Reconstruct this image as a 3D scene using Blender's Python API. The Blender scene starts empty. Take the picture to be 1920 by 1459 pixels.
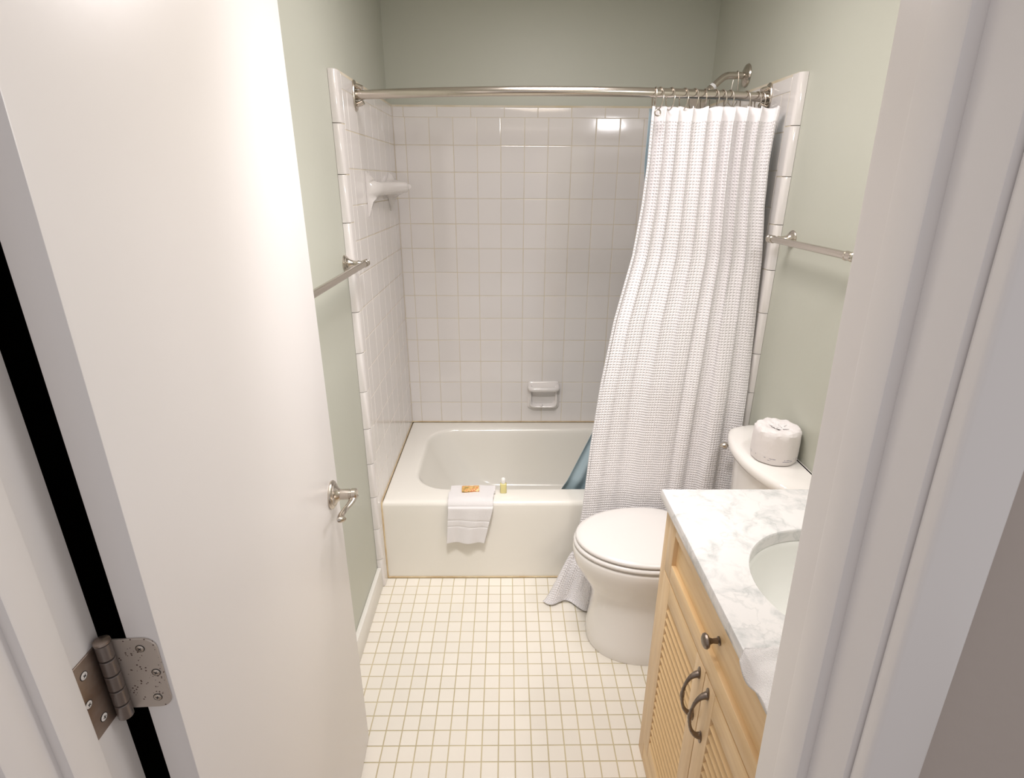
import bpy, bmesh, math, random
from math import sin, cos, pi, sqrt
from mathutils import Vector, Matrix

random.seed(7)
S = bpy.context.scene
COL = S.collection

# ------------------------------------------------------------------ camera
CP = (0.559221, -2.020857, 1.679756)
PITCH, YAW, ROLL, FPX = 0.363770, 0.0113149, 0.00479349, 1029.6442
F = Vector((sin(YAW)*cos(PITCH), cos(YAW)*cos(PITCH), -sin(PITCH)))
R0 = Vector((cos(YAW), -sin(YAW), 0)); U0 = R0.cross(F)
R = R0*cos(ROLL) + U0*sin(ROLL); U = U0*cos(ROLL) - R0*sin(ROLL)
cd = bpy.data.cameras.new('camera'); cam = bpy.data.objects.new('camera', cd); COL.objects.link(cam)
cam.matrix_world = Matrix(((R.x, U.x, -F.x, CP[0]), (R.y, U.y, -F.y, CP[1]), (R.z, U.z, -F.z, CP[2]), (0, 0, 0, 1)))
cd.sensor_width = 36; cd.lens = FPX/1920*36; cd.clip_start = .01
S.camera = cam

# ------------------------------------------------------------------ world, lights, exposure
W_ = bpy.data.worlds.new('world'); S.world = W_; W_.use_nodes = True
W_.node_tree.nodes['Background'].inputs[0].default_value = (.97, 0.93, 0.935, 1)
W_.node_tree.nodes['Background'].inputs[1].default_value = 0.60


def area(name, loc, to, sx, sy, power, col):
    l = bpy.data.lights.new(name, 'AREA'); l.shape = 'RECTANGLE'; l.size = sx; l.size_y = sy
    l.energy = power; l.color = col
    o = bpy.data.objects.new(name, l); COL.objects.link(o); o.location = loc
    o.rotation_euler = (Vector(to)-Vector(loc)).to_track_quat('-Z', 'Y').to_euler()
    return o


area('vanity_light', (1.38, -1.12, 2.10), (0.55, -0.70, 0.7), 0.30, 0.11, 6.0, (.97, .95, .97))
area('ceiling_fill', (0.75, -0.35, 2.43), (0.75, -0.25, 0), 0.45, 0.45, 11.0, (1.0, .935, .95))  # added soft fill over the tub, no known fixture
area('entry_fill', (0.80, -1.05, 2.43), (0.50, -0.70, 0), 0.40, 0.40, 3.2, (1.0, .84, .66))  # added fill near the doorway to lift the door and tub front
dl = area('entry_narrow_fill', (0.50, -1.05, 2.43), (0.48, 0.10, 0), 0.30, 0.30, 7.2, (1.0, .97, .97))  # added narrow fill, aimed low to brighten floor and tub front
dl.data.spread = math.radians(74)
S.view_settings.view_transform = 'Standard'; S.view_settings.look = 'None'
S.view_settings.gamma = 1; S.view_settings.use_curve_mapping = False
S.view_settings.exposure = -0.06

# ------------------------------------------------------------------ materials


def mat(name, col, rough=.5, metal=0, coat=0, noise=None, bump=None, var=0, sss=0, spec=None, trans=0):
    m = bpy.data.materials.new(name); m.use_nodes = True
    nt = m.node_tree; N = nt.nodes; L = nt.links; b = N['Principled BSDF']
    b.inputs['Base Color'].default_value = (*col, 1); b.inputs['Roughness'].default_value = rough
    b.inputs['Metallic'].default_value = metal
    if coat: b.inputs['Coat Weight'].default_value = coat; b.inputs['Coat Roughness'].default_value = .06
    if spec is not None: b.inputs['Specular IOR Level'].default_value = spec
    if trans: b.inputs['Transmission Weight'].default_value = trans
    tc = N.new('ShaderNodeTexCoord')
    if noise:      # (scale, second colour, vector scale)
        mp = N.new('ShaderNodeMapping'); mp.inputs['Scale'].default_value = noise[2]
        L.new(tc.outputs['Object'], mp.inputs[0])
        n = N.new('ShaderNodeTexNoise'); n.inputs['Scale'].default_value = noise[0]; n.inputs['Detail'].default_value = 5
        L.new(mp.outputs[0], n.inputs['Vector'])
        r = N.new('ShaderNodeValToRGB'); r.color_ramp.elements[0].position = .35; r.color_ramp.elements[1].position = .68
        r.color_ramp.elements[0].color = (*noise[1], 1); r.color_ramp.elements[1].color = (*col, 1)
        L.new(n.outputs['Fac'], r.inputs[0]); L.new(r.outputs[0], b.inputs['Base Color'])
    if var:        # slight brightness difference from piece to piece
        oi = N.new('ShaderNodeObjectInfo'); mr = N.new('ShaderNodeMapRange')
        mr.inputs['To Min'].default_value = 1-var; mr.inputs['To Max'].default_value = 1
        L.new(oi.outputs['Random'], mr.inputs[0])
        mx = N.new('ShaderNodeVectorMath'); mx.operation = 'SCALE'; mx.inputs[0].default_value = col
        L.new(mr.outputs[0], mx.inputs['Scale']); L.new(mx.outputs[0], b.inputs['Base Color'])
    if bump:       # (scale, strength, distance)
        n = N.new('ShaderNodeTexNoise'); n.inputs['Scale'].default_value = bump[0]; n.inputs['Detail'].default_value = 4
        L.new(tc.outputs['Object'], n.inputs['Vector'])
        bp = N.new('ShaderNodeBump'); bp.inputs['Strength'].default_value = bump[1]; bp.inputs['Distance'].default_value = bump[2]
        L.new(n.outputs['Fac'], bp.inputs['Height']); L.new(bp.outputs[0], b.inputs['Normal'])
    return m


SAGE = mat('sage_paint', (.53, .54, .465), .45, bump=(60, .15, .002))
WHITE = mat('white_paint', (.83, .80, .785), .32, bump=(35, .12, .001))
CEIL = mat('ceiling_paint', (.80, .79, .75), .7)
HALL = mat('hall_paint', (.50, .44, .40), .7, bump=(80, .2, .002))
DARKB = mat('recess_black', (.006, .005, .003), .95, spec=0.05)  # lining of the added recess; the gap's darkness is put into this colour
TILE = mat('glazed_wall_tile', (.77, .735, .71), .12, coat=.4, var=.035, bump=(14, .08, .002))
GROUT = mat('wall_grout', (.70, .64, .54), .8, noise=(9, (.62, .54, .38), (1, 1, 1)))
FTILE = mat('floor_tile', (.84, .79, .70), .35, var=.05)
FGROUT = mat('floor_grout', (.60, .52, .34), .85, noise=(7, (.50, .43, .27), (1, 1, 1)))
CAULK = mat('old_caulk', (.70, .58, .38), .6, noise=(20, (.55, .40, .22), (1, 1, 1)))
TUB = mat('tub_enamel', (.82, .79, .72), .16, coat=.3)
PORC = mat('toilet_porcelain', (.83, .80, .76), .12, coat=.3)
BASIN = mat('sink_porcelain', (.86, .86, .82), .1, coat=.3)
PLAST = mat('seat_plastic', (.77, .74, .71), .22)
NICK = mat('brushed_nickel', (.58, .53, .47), .24, 1)
PEWT = mat('antique_pewter', (.33, .28, .24), .38, 1, noise=(70, (.20, .16, .13), (1, 1, 1)))
HMET = mat('worn_hinge_steel', (.40, .34, .30), .36, .85, noise=(26, (.28, .21, .17), (1, 1, 1)))
HMET2 = mat('worn_hinge_leaf_steel', (.56, .50, .45), .42, .55)
HMET3 = mat('dark_hinge_steel', (.33, .30, .29), .34, .9)
BLACKP = mat('screw_slot', (.02, .017, .015), .6)
SCREW2 = mat('leaf_screw', (.62, .56, .50), .4, 1)
SCREW = mat('bright_screw', (.80, .77, .75), .45, .1)
WOODV = mat('maple_vertical_grain', (.83, .61, .36), .38, noise=(3.2, (.70, .48, .26), (14, 14, 1.2)))
WOODH = mat('maple_horizontal_grain', (.86, .63, .35), .38, noise=(3.2, (.74, .50, .25), (14, 1.2, 14)))
WOODI = mat('cabinet_inside', (.6, .42, .25), .7)
BLUE = mat('blue_vinyl_liner', (.39, .50, .55), .35, bump=(8, .3, .01))
PAPER = mat('white_wrapping_paper', (.80, .77, .76), .6, bump=(30, .5, .004))
TAPE = mat('thread_tape', (.85, .85, .85), .5)
CAPM = mat('white_bottle_cap', (.86, .84, .80), .4)
LIQ = mat('pale_yellow_lotion', (.68, .60, .27), .25)
BASEW = mat('white_baseboard', (.80, .775, .72), .35)


def speckle(m):   # paint specks on the hinge leaf
    nt = m.node_tree; N = nt.nodes; L = nt.links; b = N['Principled BSDF']
    tc = N.new('ShaderNodeTexCoord'); v = N.new('ShaderNodeTexVoronoi'); v.inputs['Scale'].default_value = 260
    n = N.new('ShaderNodeTexNoise'); n.inputs['Scale'].default_value = 55
    L.new(tc.outputs['Object'], v.inputs['Vector']); L.new(tc.outputs['Object'], n.inputs['Vector'])
    a = N.new('ShaderNodeMath'); a.operation = 'LESS_THAN'; a.inputs[1].default_value = .26
    c = N.new('ShaderNodeMath'); c.operation = 'GREATER_THAN'; c.inputs[1].default_value = .53
    d = N.new('ShaderNodeMath'); d.operation = 'MULTIPLY'
    L.new(v.outputs['Distance'], a.inputs[0]); L.new(n.outputs['Fac'], c.inputs[0])
    L.new(a.outputs[0], d.inputs[0]); L.new(c.outputs[0], d.inputs[1])
    mx = N.new('ShaderNodeMix'); mx.data_type = 'RGBA'
    mx.inputs[6].default_value = b.inputs['Base Color'].default_value; mx.inputs[7].default_value = (.10, .06, .05, 1)
    L.new(d.outputs[0], mx.inputs[0]); L.new(mx.outputs[2], b.inputs['Base Color'])


speckle(HMET2)


def marble():
    m = bpy.data.materials.new('white_marble'); m.use_nodes = True
    nt = m.node_tree; N = nt.nodes; L = nt.links; b = N['Principled BSDF']
    b.inputs['Roughness'].default_value = .16
    tc = N.new('ShaderNodeTexCoord')
    n = N.new('ShaderNodeTexNoise'); n.inputs['Scale'].default_value = 21; n.inputs['Detail'].default_value = 8
    n.inputs['Distortion'].default_value = .5; n.inputs['Roughness'].default_value = .62
    L.new(tc.outputs['Object'], n.inputs['Vector'])
    r = N.new('ShaderNodeValToRGB'); e = r.color_ramp.elements
    e[0].position = .30; e[0].color = (.53, .54, .53, 1)
    e[1].position = .54; e[1].color = (.77, .75, .735, 1)
    k = r.color_ramp.elements.new(.43); k.color = (.67, .665, .655, 1)
    L.new(n.outputs['Fac'], r.inputs[0])
    v = N.new('ShaderNodeTexNoise'); v.inputs['Scale'].default_value = 9; v.inputs['Detail'].default_value = 9
    v.inputs['Distortion'].default_value = .6; L.new(tc.outputs['Object'], v.inputs['Vector'])
    a = N.new('ShaderNodeMath'); a.operation = 'SUBTRACT'; a.inputs[1].default_value = .5
    c = N.new('ShaderNodeMath'); c.operation = 'ABSOLUTE'
    L.new(v.outputs['Fac'], a.inputs[0]); L.new(a.outputs[0], c.inputs[0])
    r2 = N.new('ShaderNodeValToRGB'); r2.color_ramp.elements[0].color = (.87, .88, .88, 1)
    r2.color_ramp.elements[1].position = .016; r2.color_ramp.elements[1].color = (1, 1, 1, 1)
    L.new(c.outputs[0], r2.inputs[0])
    mx = N.new('ShaderNodeMix'); mx.data_type = 'RGBA'; mx.blend_type = 'MULTIPLY'; mx.inputs[0].default_value = 1
    L.new(r.outputs[0], mx.inputs[6]); L.new(r2.outputs[0], mx.inputs[7]); L.new(mx.outputs[2], b.inputs['Base Color'])
    return m


MARBLE = marble()


def waffle():
    m = bpy.data.materials.new('white_waffle_cloth'); m.use_nodes = True
    nt = m.node_tree; N = nt.nodes; L = nt.links; b = N['Principled BSDF']
    b.inputs['Base Color'].default_value = (.85, .82, .815, 1); b.inputs['Roughness'].default_value = .85
    b.inputs['Sheen Weight'].default_value = .2
    uv = N.new('ShaderNodeUVMap'); uv.uv_map = 'UVMap'; sp = N.new('ShaderNodeSeparateXYZ'); L.new(uv.outputs[0], sp.inputs[0])
    outs = []
    for i in (0, 1):
        a = N.new('ShaderNodeMath'); a.operation = 'MULTIPLY'; a.inputs[1].default_value = 2*pi/.0105
        L.new(sp.outputs[i], a.inputs[0])
        s = N.new('ShaderNodeMath'); s.operation = 'SINE'; L.new(a.outputs[0], s.inputs[0]); outs.append(s)
    mx = N.new('ShaderNodeMath'); mx.operation = 'MAXIMUM'
    L.new(outs[0].outputs[0], mx.inputs[0]); L.new(outs[1].outputs[0], mx.inputs[1])
    # the plain woven heading at the top has no waffle cells
    g = N.new('ShaderNodeMath'); g.operation = 'GREATER_THAN'; g.inputs[1].default_value = .045
    L.new(sp.outputs[1], g.inputs[0])
    k = N.new('ShaderNodeMath'); k.operation = 'MULTIPLY'; L.new(mx.outputs[0], k.inputs[0]); L.new(g.outputs[0], k.inputs[1])
    bp = N.new('ShaderNodeBump'); bp.inputs['Strength'].default_value = .7; bp.inputs['Distance'].default_value = .0025
    L.new(k.outputs[0], bp.inputs['Height']); L.new(bp.outputs[0], b.inputs['Normal'])
    mr = N.new('ShaderNodeMapRange'); mr.inputs['From Min'].default_value = -1
    mr.inputs['To Min'].default_value = 1.0; mr.inputs['To Max'].default_value = .955
    L.new(k.outputs[0], mr.inputs[0])
    sc = N.new('ShaderNodeVectorMath'); sc.operation = 'SCALE'; sc.inputs[0].default_value = (.90, .87, .875)
    L.new(mr.outputs[0], sc.inputs['Scale']); L.new(sc.outputs[0], b.inputs['Base Color'])
    return m


WAFFLE = waffle()
TERRY = mat('white_terry', (.87, .84, .83), .95, bump=(700, .9, .003))


def wrapper():
    m = mat('floral_soap_wrapper', (.80, .55, .24), .4)
    nt = m.node_tree; N = nt.nodes; L = nt.links; b = N['Principled BSDF']
    tc = N.new('ShaderNodeTexCoord'); n = N.new('ShaderNodeTexNoise'); n.inputs['Scale'].default_value = 45
    n.inputs['Detail'].default_value = 2
    L.new(tc.outputs['Object'], n.inputs['Vector'])
    r = N.new('ShaderNodeValToRGB'); r.color_ramp.interpolation = 'EASE'; e = r.color_ramp.elements
    e[0].position = .33; e[0].color = (.22, .20, .06, 1); e[1].position = .66; e[1].color = (.80, .62, .30, 1)
    for p, c in ((.42, (.66, .38, .12, 1)), (.52, (.74, .50, .20, 1)), (.57, (.62, .10, .02, 1))):
        k = e.new(p); k.color = c
    L.new(n.outputs['Fac'], r.inputs[0]); L.new(r.outputs[0], b.inputs['Base Color'])
    return m


WRAP = wrapper()


def printed_paper():
    m = mat('printed_tissue_wrap', (.80, .76, .745), .6)
    nt = m.node_tree; N = nt.nodes; L = nt.links; b = N['Principled BSDF']
    tc = N.new('ShaderNodeTexCoord'); sp = N.new('ShaderNodeSeparateXYZ'); L.new(tc.outputs['Object'], sp.inputs[0])

    def band(z0, z1):
        a = N.new('ShaderNodeMath'); a.operation = 'GREATER_THAN'; a.inputs[1].default_value = z0
        c = N.new('ShaderNodeMath'); c.operation = 'LESS_THAN'; c.inputs[1].default_value = z1
        d = N.new('ShaderNodeMath'); d.operation = 'MULTIPLY'
        L.new(sp.outputs[2], a.inputs[0]); L.new(sp.outputs[2], c.inputs[0]); L.new(a.outputs[0], d.inputs[0]); L.new(c.outputs[0], d.inputs[1])
        return d
    s = N.new('ShaderNodeMath'); s.operation = 'ADD'
    L.new(band(.017, .0195).outputs[0], s.inputs[0]); L.new(band(.023, .0255).outputs[0], s.inputs[1])
    n = N.new('ShaderNodeTexNoise'); n.inputs['Scale'].default_value = 110; n.inputs['Detail'].default_value = 0
    n2 = N.new('ShaderNodeTexNoise'); n2.inputs['Scale'].default_value = 22
    for q in (n, n2): L.new(tc.outputs['Object'], q.inputs['Vector'])
    g = N.new('ShaderNodeMath'); g.operation = 'GREATER_THAN'; g.inputs[1].default_value = .48; L.new(n.outputs['Fac'], g.inputs[0])
    g2 = N.new('ShaderNodeMath'); g2.operation = 'GREATER_THAN'; g2.inputs[1].default_value = .46; L.new(n2.outputs['Fac'], g2.inputs[0])
    a = N.new('ShaderNodeMath'); a.operation = 'MULTIPLY'; L.new(s.outputs[0], a.inputs[0]); L.new(g.outputs[0], a.inputs[1])
    c = N.new('ShaderNodeMath'); c.operation = 'MULTIPLY'; L.new(a.outputs[0], c.inputs[0]); L.new(g2.outputs[0], c.inputs[1])
    mx = N.new('ShaderNodeMix'); mx.data_type = 'RGBA'
    mx.inputs[6].default_value = (.80, .76, .745, 1); mx.inputs[7].default_value = (.36, .34, .40, 1)
    L.new(c.outputs[0], mx.inputs[0]); L.new(mx.outputs[2], b.inputs['Base Color'])
    nb = N.new('ShaderNodeTexNoise'); nb.inputs['Scale'].default_value = 45; L.new(tc.outputs['Object'], nb.inputs['Vector'])
    bp = N.new('ShaderNodeBump'); bp.inputs['Strength'].default_value = .5; bp.inputs['Distance'].default_value = .004
    L.new(nb.outputs['Fac'], bp.inputs['Height']); L.new(bp.outputs[0], b.inputs['Normal'])
    return m


PRINT = printed_paper()

# ------------------------------------------------------------------ helpers
WM = {}    # world matrices of what has been linked


def link(o, parent=None, M=None):
    COL.objects.link(o)
    M = M or Matrix.Identity(4)
    o.matrix_basis = M
    if parent is not None:
        o.parent = parent; o.matrix_parent_inverse = WM[parent.name].inverted()
    WM[o.name] = M
    return o


def obj(name, bm, m, parent=None, smooth=True, sharp=.6, base=None):
    """one mesh object from world-space bmesh; its origin goes to the middle of its base"""
    me = bpy.data.meshes.new(name)
    bmesh.ops.remove_doubles(bm, verts=bm.verts, dist=1e-6)
    bmesh.ops.recalc_face_normals(bm, faces=bm.faces)
    if base is None:
        xs = [v.co.x for v in bm.verts]; ys = [v.co.y for v in bm.verts]; zs = [v.co.z for v in bm.verts]
        base = Vector(((min(xs)+max(xs))/2, (min(ys)+max(ys))/2, min(zs)))
    base = Vector(base)
    for v in bm.verts: v.co -= base
    bm.to_mesh(me); bm.free()
    if smooth:
        for p in me.polygons: p.use_smooth = True
        me.set_sharp_from_angle(angle=sharp)
    me.materials.append(m)
    o = bpy.data.objects.new(name, me)
    return link(o, parent, Matrix.Translation(base))


def thing(name, loc, label, cat, group=None):
    o = bpy.data.objects.new(name, None); o.empty_display_size = .05
    link(o, None, Matrix.Translation(loc)); return tag(o, label, cat, group)


def thing_part(name, parent, loc):
    o = bpy.data.objects.new(name, None); o.empty_display_size = .03
    return link(o, parent, Matrix.Translation(loc))


def tag(o, label, cat, group=None):
    o['label'] = label; o['category'] = cat
    if group: o['group'] = group
    return o


def struct(o):
    o['kind'] = 'structure'; return o


def NB(): return bmesh.new()


def box(bm, x0, x1, y0, y1, z0, z1, bev=0, seg=2, M=None):
    if x0 > x1: x0, x1 = x1, x0
    if y0 > y1: y0, y1 = y1, y0
    if z0 > z1: z0, z1 = z1, z0
    t = bmesh.new()
    bmesh.ops.create_cube(t, size=1, matrix=Matrix.Translation(((x0+x1)/2, (y0+y1)/2, (z0+z1)/2)) @ Matrix.Diagonal((x1-x0, y1-y0, z1-z0, 1)))
    if bev: bmesh.ops.bevel(t, geom=t.edges[:], offset=bev, segments=seg, affect='EDGES', profile=.5)
    add(bm, t, M)


def add(bm, t, M=None):
    if M is not None: t.transform(M)
    mp = {v: bm.verts.new(v.co) for v in t.verts}
    for f in t.faces:
        try: bm.faces.new([mp[v] for v in f.verts])
        except ValueError: pass
    t.free()


def loft(bm, rings, closed=True, cap0=True, cap1=True):
    V = [[bm.verts.new(p) for p in r] for r in rings]
    n = len(V[0])
    for a, b in zip(V[:-1], V[1:]):
        for i in range(n if closed else n-1):
            j = (i+1) % n
            bm.faces.new((a[i], a[j], b[j], b[i]))
    if closed and cap0: bm.faces.new(V[0][::-1])
    if closed and cap1: bm.faces.new(V[-1])
    return V


def frame(d):
    d = Vector(d).normalized(); a = Vector((0, 0, 1)) if abs(d.z) < .9 else Vector((1, 0, 0))
    u = d.cross(a).normalized(); return u, d.cross(u).normalized()


def boxes(name, L_, m, parent, bev=.0012, M=None):
    for q in L_:
        bm = bmesh.new(); box(bm, *q, bev, 2, M); o_ = obj(name, bm, m, parent)
    return o_


def lathe(bm, o, axis, prof, n=28, cap=True):
    """prof: (distance along axis, radius)"""
    o = Vector(o); axis = Vector(axis).normalized(); u, v = frame(axis)
    loft(bm, [[o+axis*h+(u*cos(2*pi*i/n)+v*sin(2*pi*i/n))*max(r, 1e-4) for i in range(n)] for h, r in prof], True, cap, cap)


def tube(bm, path, rad, n=14, closed=False, flat=1.0):
    path = [Vector(p) for p in path]; m = len(path)
    rs = rad if isinstance(rad, (list, tuple)) else [rad]*m
    prev = None; rings = []
    for i in range(m):
        if closed: d = path[(i+1) % m]-path[i-1]
        else: d = path[min(i+1, m-1)]-path[max(i-1, 0)]
        d.normalize()
        if prev is None: u, v = frame(d)
        else:
            u = (prev-d*prev.dot(d)).normalized(); v = d.cross(u)
        prev = u
        rings.append([path[i]+(u*cos(2*pi*k/n)+v*sin(2*pi*k/n)*flat)*rs[i] for k in range(n)])
    if closed: loft(bm, rings+[rings[0]], True, False, False)
    else: loft(bm, rings)


def smoothpath(pts, n=8):
    pts = [Vector(p) for p in pts]; out = []
    for i in range(len(pts)-1):
        p0 = pts[max(i-1, 0)]; p1 = pts[i]; p2 = pts[i+1]; p3 = pts[min(i+2, len(pts)-1)]
        for k in range(n):
            t = k/n
            out.append(.5*((2*p1)+(-p0+p2)*t+(2*p0-5*p1+4*p2-p3)*t*t+(-p0+3*p1-3*p2+p3)*t**3))
    out.append(pts[-1]); return out


def rrect(x0, x1, y0, y1, r, z, n=10):
    r = min(r, (x1-x0)/2-1e-4, (y1-y0)/2-1e-4); P = []
    for cx, cy, a in ((x1-r, y1-r, 0), (x0+r, y1-r, pi/2), (x0+r, y0+r, pi), (x1-r, y0+r, 3*pi/2)):
        for i in range(n):
            t = a+pi/2*i/(n-1); P.append(Vector((cx+r*cos(t), cy+r*sin(t), z)))
    return P


def interp(tab, s):
    if s <= tab[0][0]: return tab[0][1:]
    for a, b in zip(tab[:-1], tab[1:]):
        if s <= b[0]:
            t = (s-a[0])/(b[0]-a[0]); return tuple(p+(q-p)*t for p, q in zip(a[1:], b[1:]))
    return tab[-1][1:]


# ------------------------------------------------------------------ room constants
W, D, T = 1.512, .834, .027           # room width, tub depth, thickness of tile bed
YB = D+T                               # painted back wall
YD, YH = -1.53, -1.667                 # bathroom and hall faces of the doorway wall
ZC = 2.46                              # ceiling
HT = .393                              # tub height
PR, PC, X0 = .1200, .11272, .08166     # wall tile pitch (rows, columns) and first grout line
CAPH = .055
YF = -.062                             # front edge of the tiled surround
Q, FX0, FY0 = .0524, .06388, -.05864   # floor tile grid
JL, JR = .093, .872                    # faces of the door jambs

# ------------------------------------------------------------------ walls, floor, ceiling
b = NB(); box(b, -.12, W+.12, YB, YB+.12, 0, ZC+.1); wall_back = struct(obj('wall_back', b, SAGE, smooth=False))
b = NB(); box(b, -.12, 0, YD, -1.505, 0, ZC); box(b, -.12, 0, -1.35, YB, 0, ZC)
wall_left = struct(obj('wall_left', b, SAGE, smooth=False))
b = NB()                               # made-up recess, lined near-black so the gap at the door hinge stays dark
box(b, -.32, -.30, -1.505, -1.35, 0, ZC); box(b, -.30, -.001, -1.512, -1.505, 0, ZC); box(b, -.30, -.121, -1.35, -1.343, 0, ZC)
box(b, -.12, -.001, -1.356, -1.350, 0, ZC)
obj('added_recess', b, DARKB, wall_left, smooth=False)
b = NB(); box(b, W, W+.12, YD, YB, 0, ZC); wall_right = struct(obj('wall_right', b, SAGE, smooth=False))
b = NB(); box(b, -.32, W+.12, YH, YB+.12, ZC, ZC+.1); struct(obj('ceiling', b, CEIL, smooth=False))
b = NB()                               # doorway wall: bathroom skin sage
box(b, -.32, JL-.02, YD-.03, YD, 0, ZC); box(b, JR+.045, W+.12, YD-.03, YD, 0, ZC); box(b, JL-.02, JR+.045, YD-.03, YD, 2.07, ZC)
wall_front = struct(obj('wall_front', b, SAGE, smooth=False))
b = NB()
box(b, -1.2, JL-.02, YH, YD-.03, 0, ZC); box(b, JR+.045, 2.6, YH, YD-.03, 0, ZC); box(b, JL-.02, JR+.045, YH, YD-.03, 2.07, ZC)
obj('hall_side', b, HALL, wall_front, smooth=False)
b = NB(); box(b, -.12, W+.12, YH, YB+.12, -.1, -.0018); floor = struct(obj('floor', b, FGROUT, smooth=False))
b = NB(); box(b, -1.2, 2.6, -3.6, YH, -.1, -.002); obj('hall_floor', b, mat('hall_floor_wood', (.30, .21, .14), .5, noise=(4, (.22, .15, .10), (1, 14, 1))), floor, smooth=False)

# ------------------------------------------------------------------ tiles


def tile_mesh(w, h, th, bv, mt):
    """small glazed tile lying in XY, top at z = 0, softened rim; 9 + 4 faces"""
    me = bpy.data.meshes.new('tile')
    V = []
    for ins, z in ((0, -th), (0, -bv*.9), (bv*.45, -bv*.25), (bv*1.6, 0)):
        V += [(-w/2+ins, -h/2+ins, z), (w/2-ins, -h/2+ins, z), (w/2-ins, h/2-ins, z), (-w/2+ins, h/2-ins, z)]
    Fc = []
    for k in range(3):
        for i in range(4):
            j = (i+1) % 4; Fc.append((4*k+i, 4*k+j, 4*k+4+j, 4*k+4+i))
    Fc.append((12, 13, 14, 15))
    me.from_pydata(V, [], Fc)
    for p in me.polygons: p.use_smooth = True
    me.set_sharp_from_angle(angle=.15)
    me.materials.append(mt); me.update()
    return me


TM = {}


def tile(name, parent, c, rot, w, h, th=.006, bv=.0018, mt=None, tilt=.0013):
    mt = mt or TILE
    k = (round(w, 4), round(h, 4), th, bv, mt.name)
    if k not in TM: TM[k] = tile_mesh(w, h, th, bv, mt)
    o = bpy.data.objects.new(name, TM[k])
    J = Matrix.Rotation(random.uniform(-tilt, tilt), 4, 'X') @ Matrix.Rotation(random.uniform(-tilt, tilt), 4, 'Y')
    return link(o, parent, Matrix.Translation(c) @ rot @ J)


RB = Matrix.Rotation(pi/2, 4, 'X')                                   # faces -y, local y up
RL = Matrix(((0, 0, 1, 0), (1, 0, 0, 0), (0, 1, 0, 0), (0, 0, 0, 1)))     # faces +x, local x -> +y, local y -> z
RR = Matrix(((0, 0, -1, 0), (-1, 0, 0, 0), (0, 1, 0, 0), (0, 0, 0, 1)))   # faces -x
G = .0018
ZTOP = HT+13*PR
# mortar beds
b = NB(); box(b, T-.002, W-T+.002, D+.0012, YB, HT, ZTOP+CAPH-.004); obj('grout_bed', b, GROUT, wall_back, smooth=False)
b = NB(); box(b, 0, T-.0012, YF+.014, YB, 0, ZTOP+CAPH-.004); obj('grout_bed', b, GROUT, wall_left, smooth=False)
b = NB(); box(b, W-T+.0012, W, YF+.014, YB, 0, ZTOP+CAPH-.004); obj('grout_bed', b, GROUT, wall_right, smooth=False)
# back wall field
xs = [T] + [X0+i*PC for i in range(13)] + [W-T]
xs = [x for i, x in enumerate(xs) if i == 0 or x-xs[i-1] > .008]
for r in range(13):
    z = HT+(r+.5)*PR
    for a, c in zip(xs[:-1], xs[1:]):
        if c-a < .01 or c > W-T+.001: continue
        tile('tile', wall_back, ((a+c)/2, D, z), RB, c-a-G, PR-G)
cx = [T, .077]
while cx[-1]+.1575 < W-T: cx.append(cx[-1]+.1575)
cx.append(W-T)


def bullnose(name, parent, M, L_):
    """trim tile, length L_ along local x, 0.05 high along y, far (+y) edge rolled back to the wall"""
    k = ('bn', round(L_, 4))
    if k not in TM:
        bm = bmesh.new(); h = CAPH-.002
        pr = [(0, -.007), (.0003, -.0012), (.002, 0), (h-.016, 0)]
        for i in range(1, 7):
            a = pi/2*i/6; pr.append((h-.016+.016*sin(a), -.016*(1-cos(a))*1.0))
        pr.append((h, -.026)); pr.append((.004, -.026))
        rings = []
        for x, s in ((-L_/2+.0011, .0014), (-L_/2+.0024, 0), (L_/2-.0024, 0), (L_/2-.0011, .0014)):
            rings.append([Vector((x, y, z-(s if z > -.02 else 0))) for y, z in pr])
        loft(bm, rings); bmesh.ops.recalc_face_normals(bm, faces=bm.faces)
        me = bpy.data.meshes.new('trim_tile'); bm.to_mesh(me); bm.free()
        for p in me.polygons: p.use_smooth = True
        me.set_sharp_from_angle(angle=.5); me.materials.append(TILE); TM[k] = me
    return link(bpy.data.objects.new(name, TM[k]), parent, M)


for a, c in zip(cx[:-1], cx[1:]):
    bullnose('bullnose_tile', wall_back, Matrix.Translation(((a+c)/2, D, ZTOP)) @ RB, c-a)
# side walls
FB = YF+.052                                    # field tiles start behind the vertical bullnose
for wall, x, RM, sgn in ((wall_left, T, RL, 1), (wall_right, W-T, RR, -1)):
    ys = [D-.0]
    while ys[-1]-PC > FB+.02: ys.append(ys[-1]-PC)
    ys.append(FB+.001); ys = ys[::-1]
    for r in range(-4, 13):
        z0 = max(HT+r*PR, .0); z1 = HT+(r+1)*PR
        if z1 < .02: continue
        for a, c in zip(ys[:-1], ys[1:]):
            if r < 0 and c > .012: continue
            if c-a < .012: continue
            tile('tile', wall, (x, (a+c)/2, (z0+z1)/2), RM, c-a-G, z1-z0-G)
    k = FB                                       # cap course
    while k < D-.01:
        e = min(k+.1575, D)
        bullnose('bullnose_tile', wall, Matrix.Translation((x, (k+e)/2, ZTOP)) @ RM, e-k)
        k = e
    z = ZTOP+CAPH-.004                            # vertical bullnose at the front edge
    while z > .02:
        e = max(z-.155, 0)
        rot = RM @ Matrix.Rotation(pi/2*sgn, 4, 'Z')
        bullnose('bullnose_tile', wall, Matrix.Translation((x, FB, (z+e)/2)) @ rot, z-e)
        z = e
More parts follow.
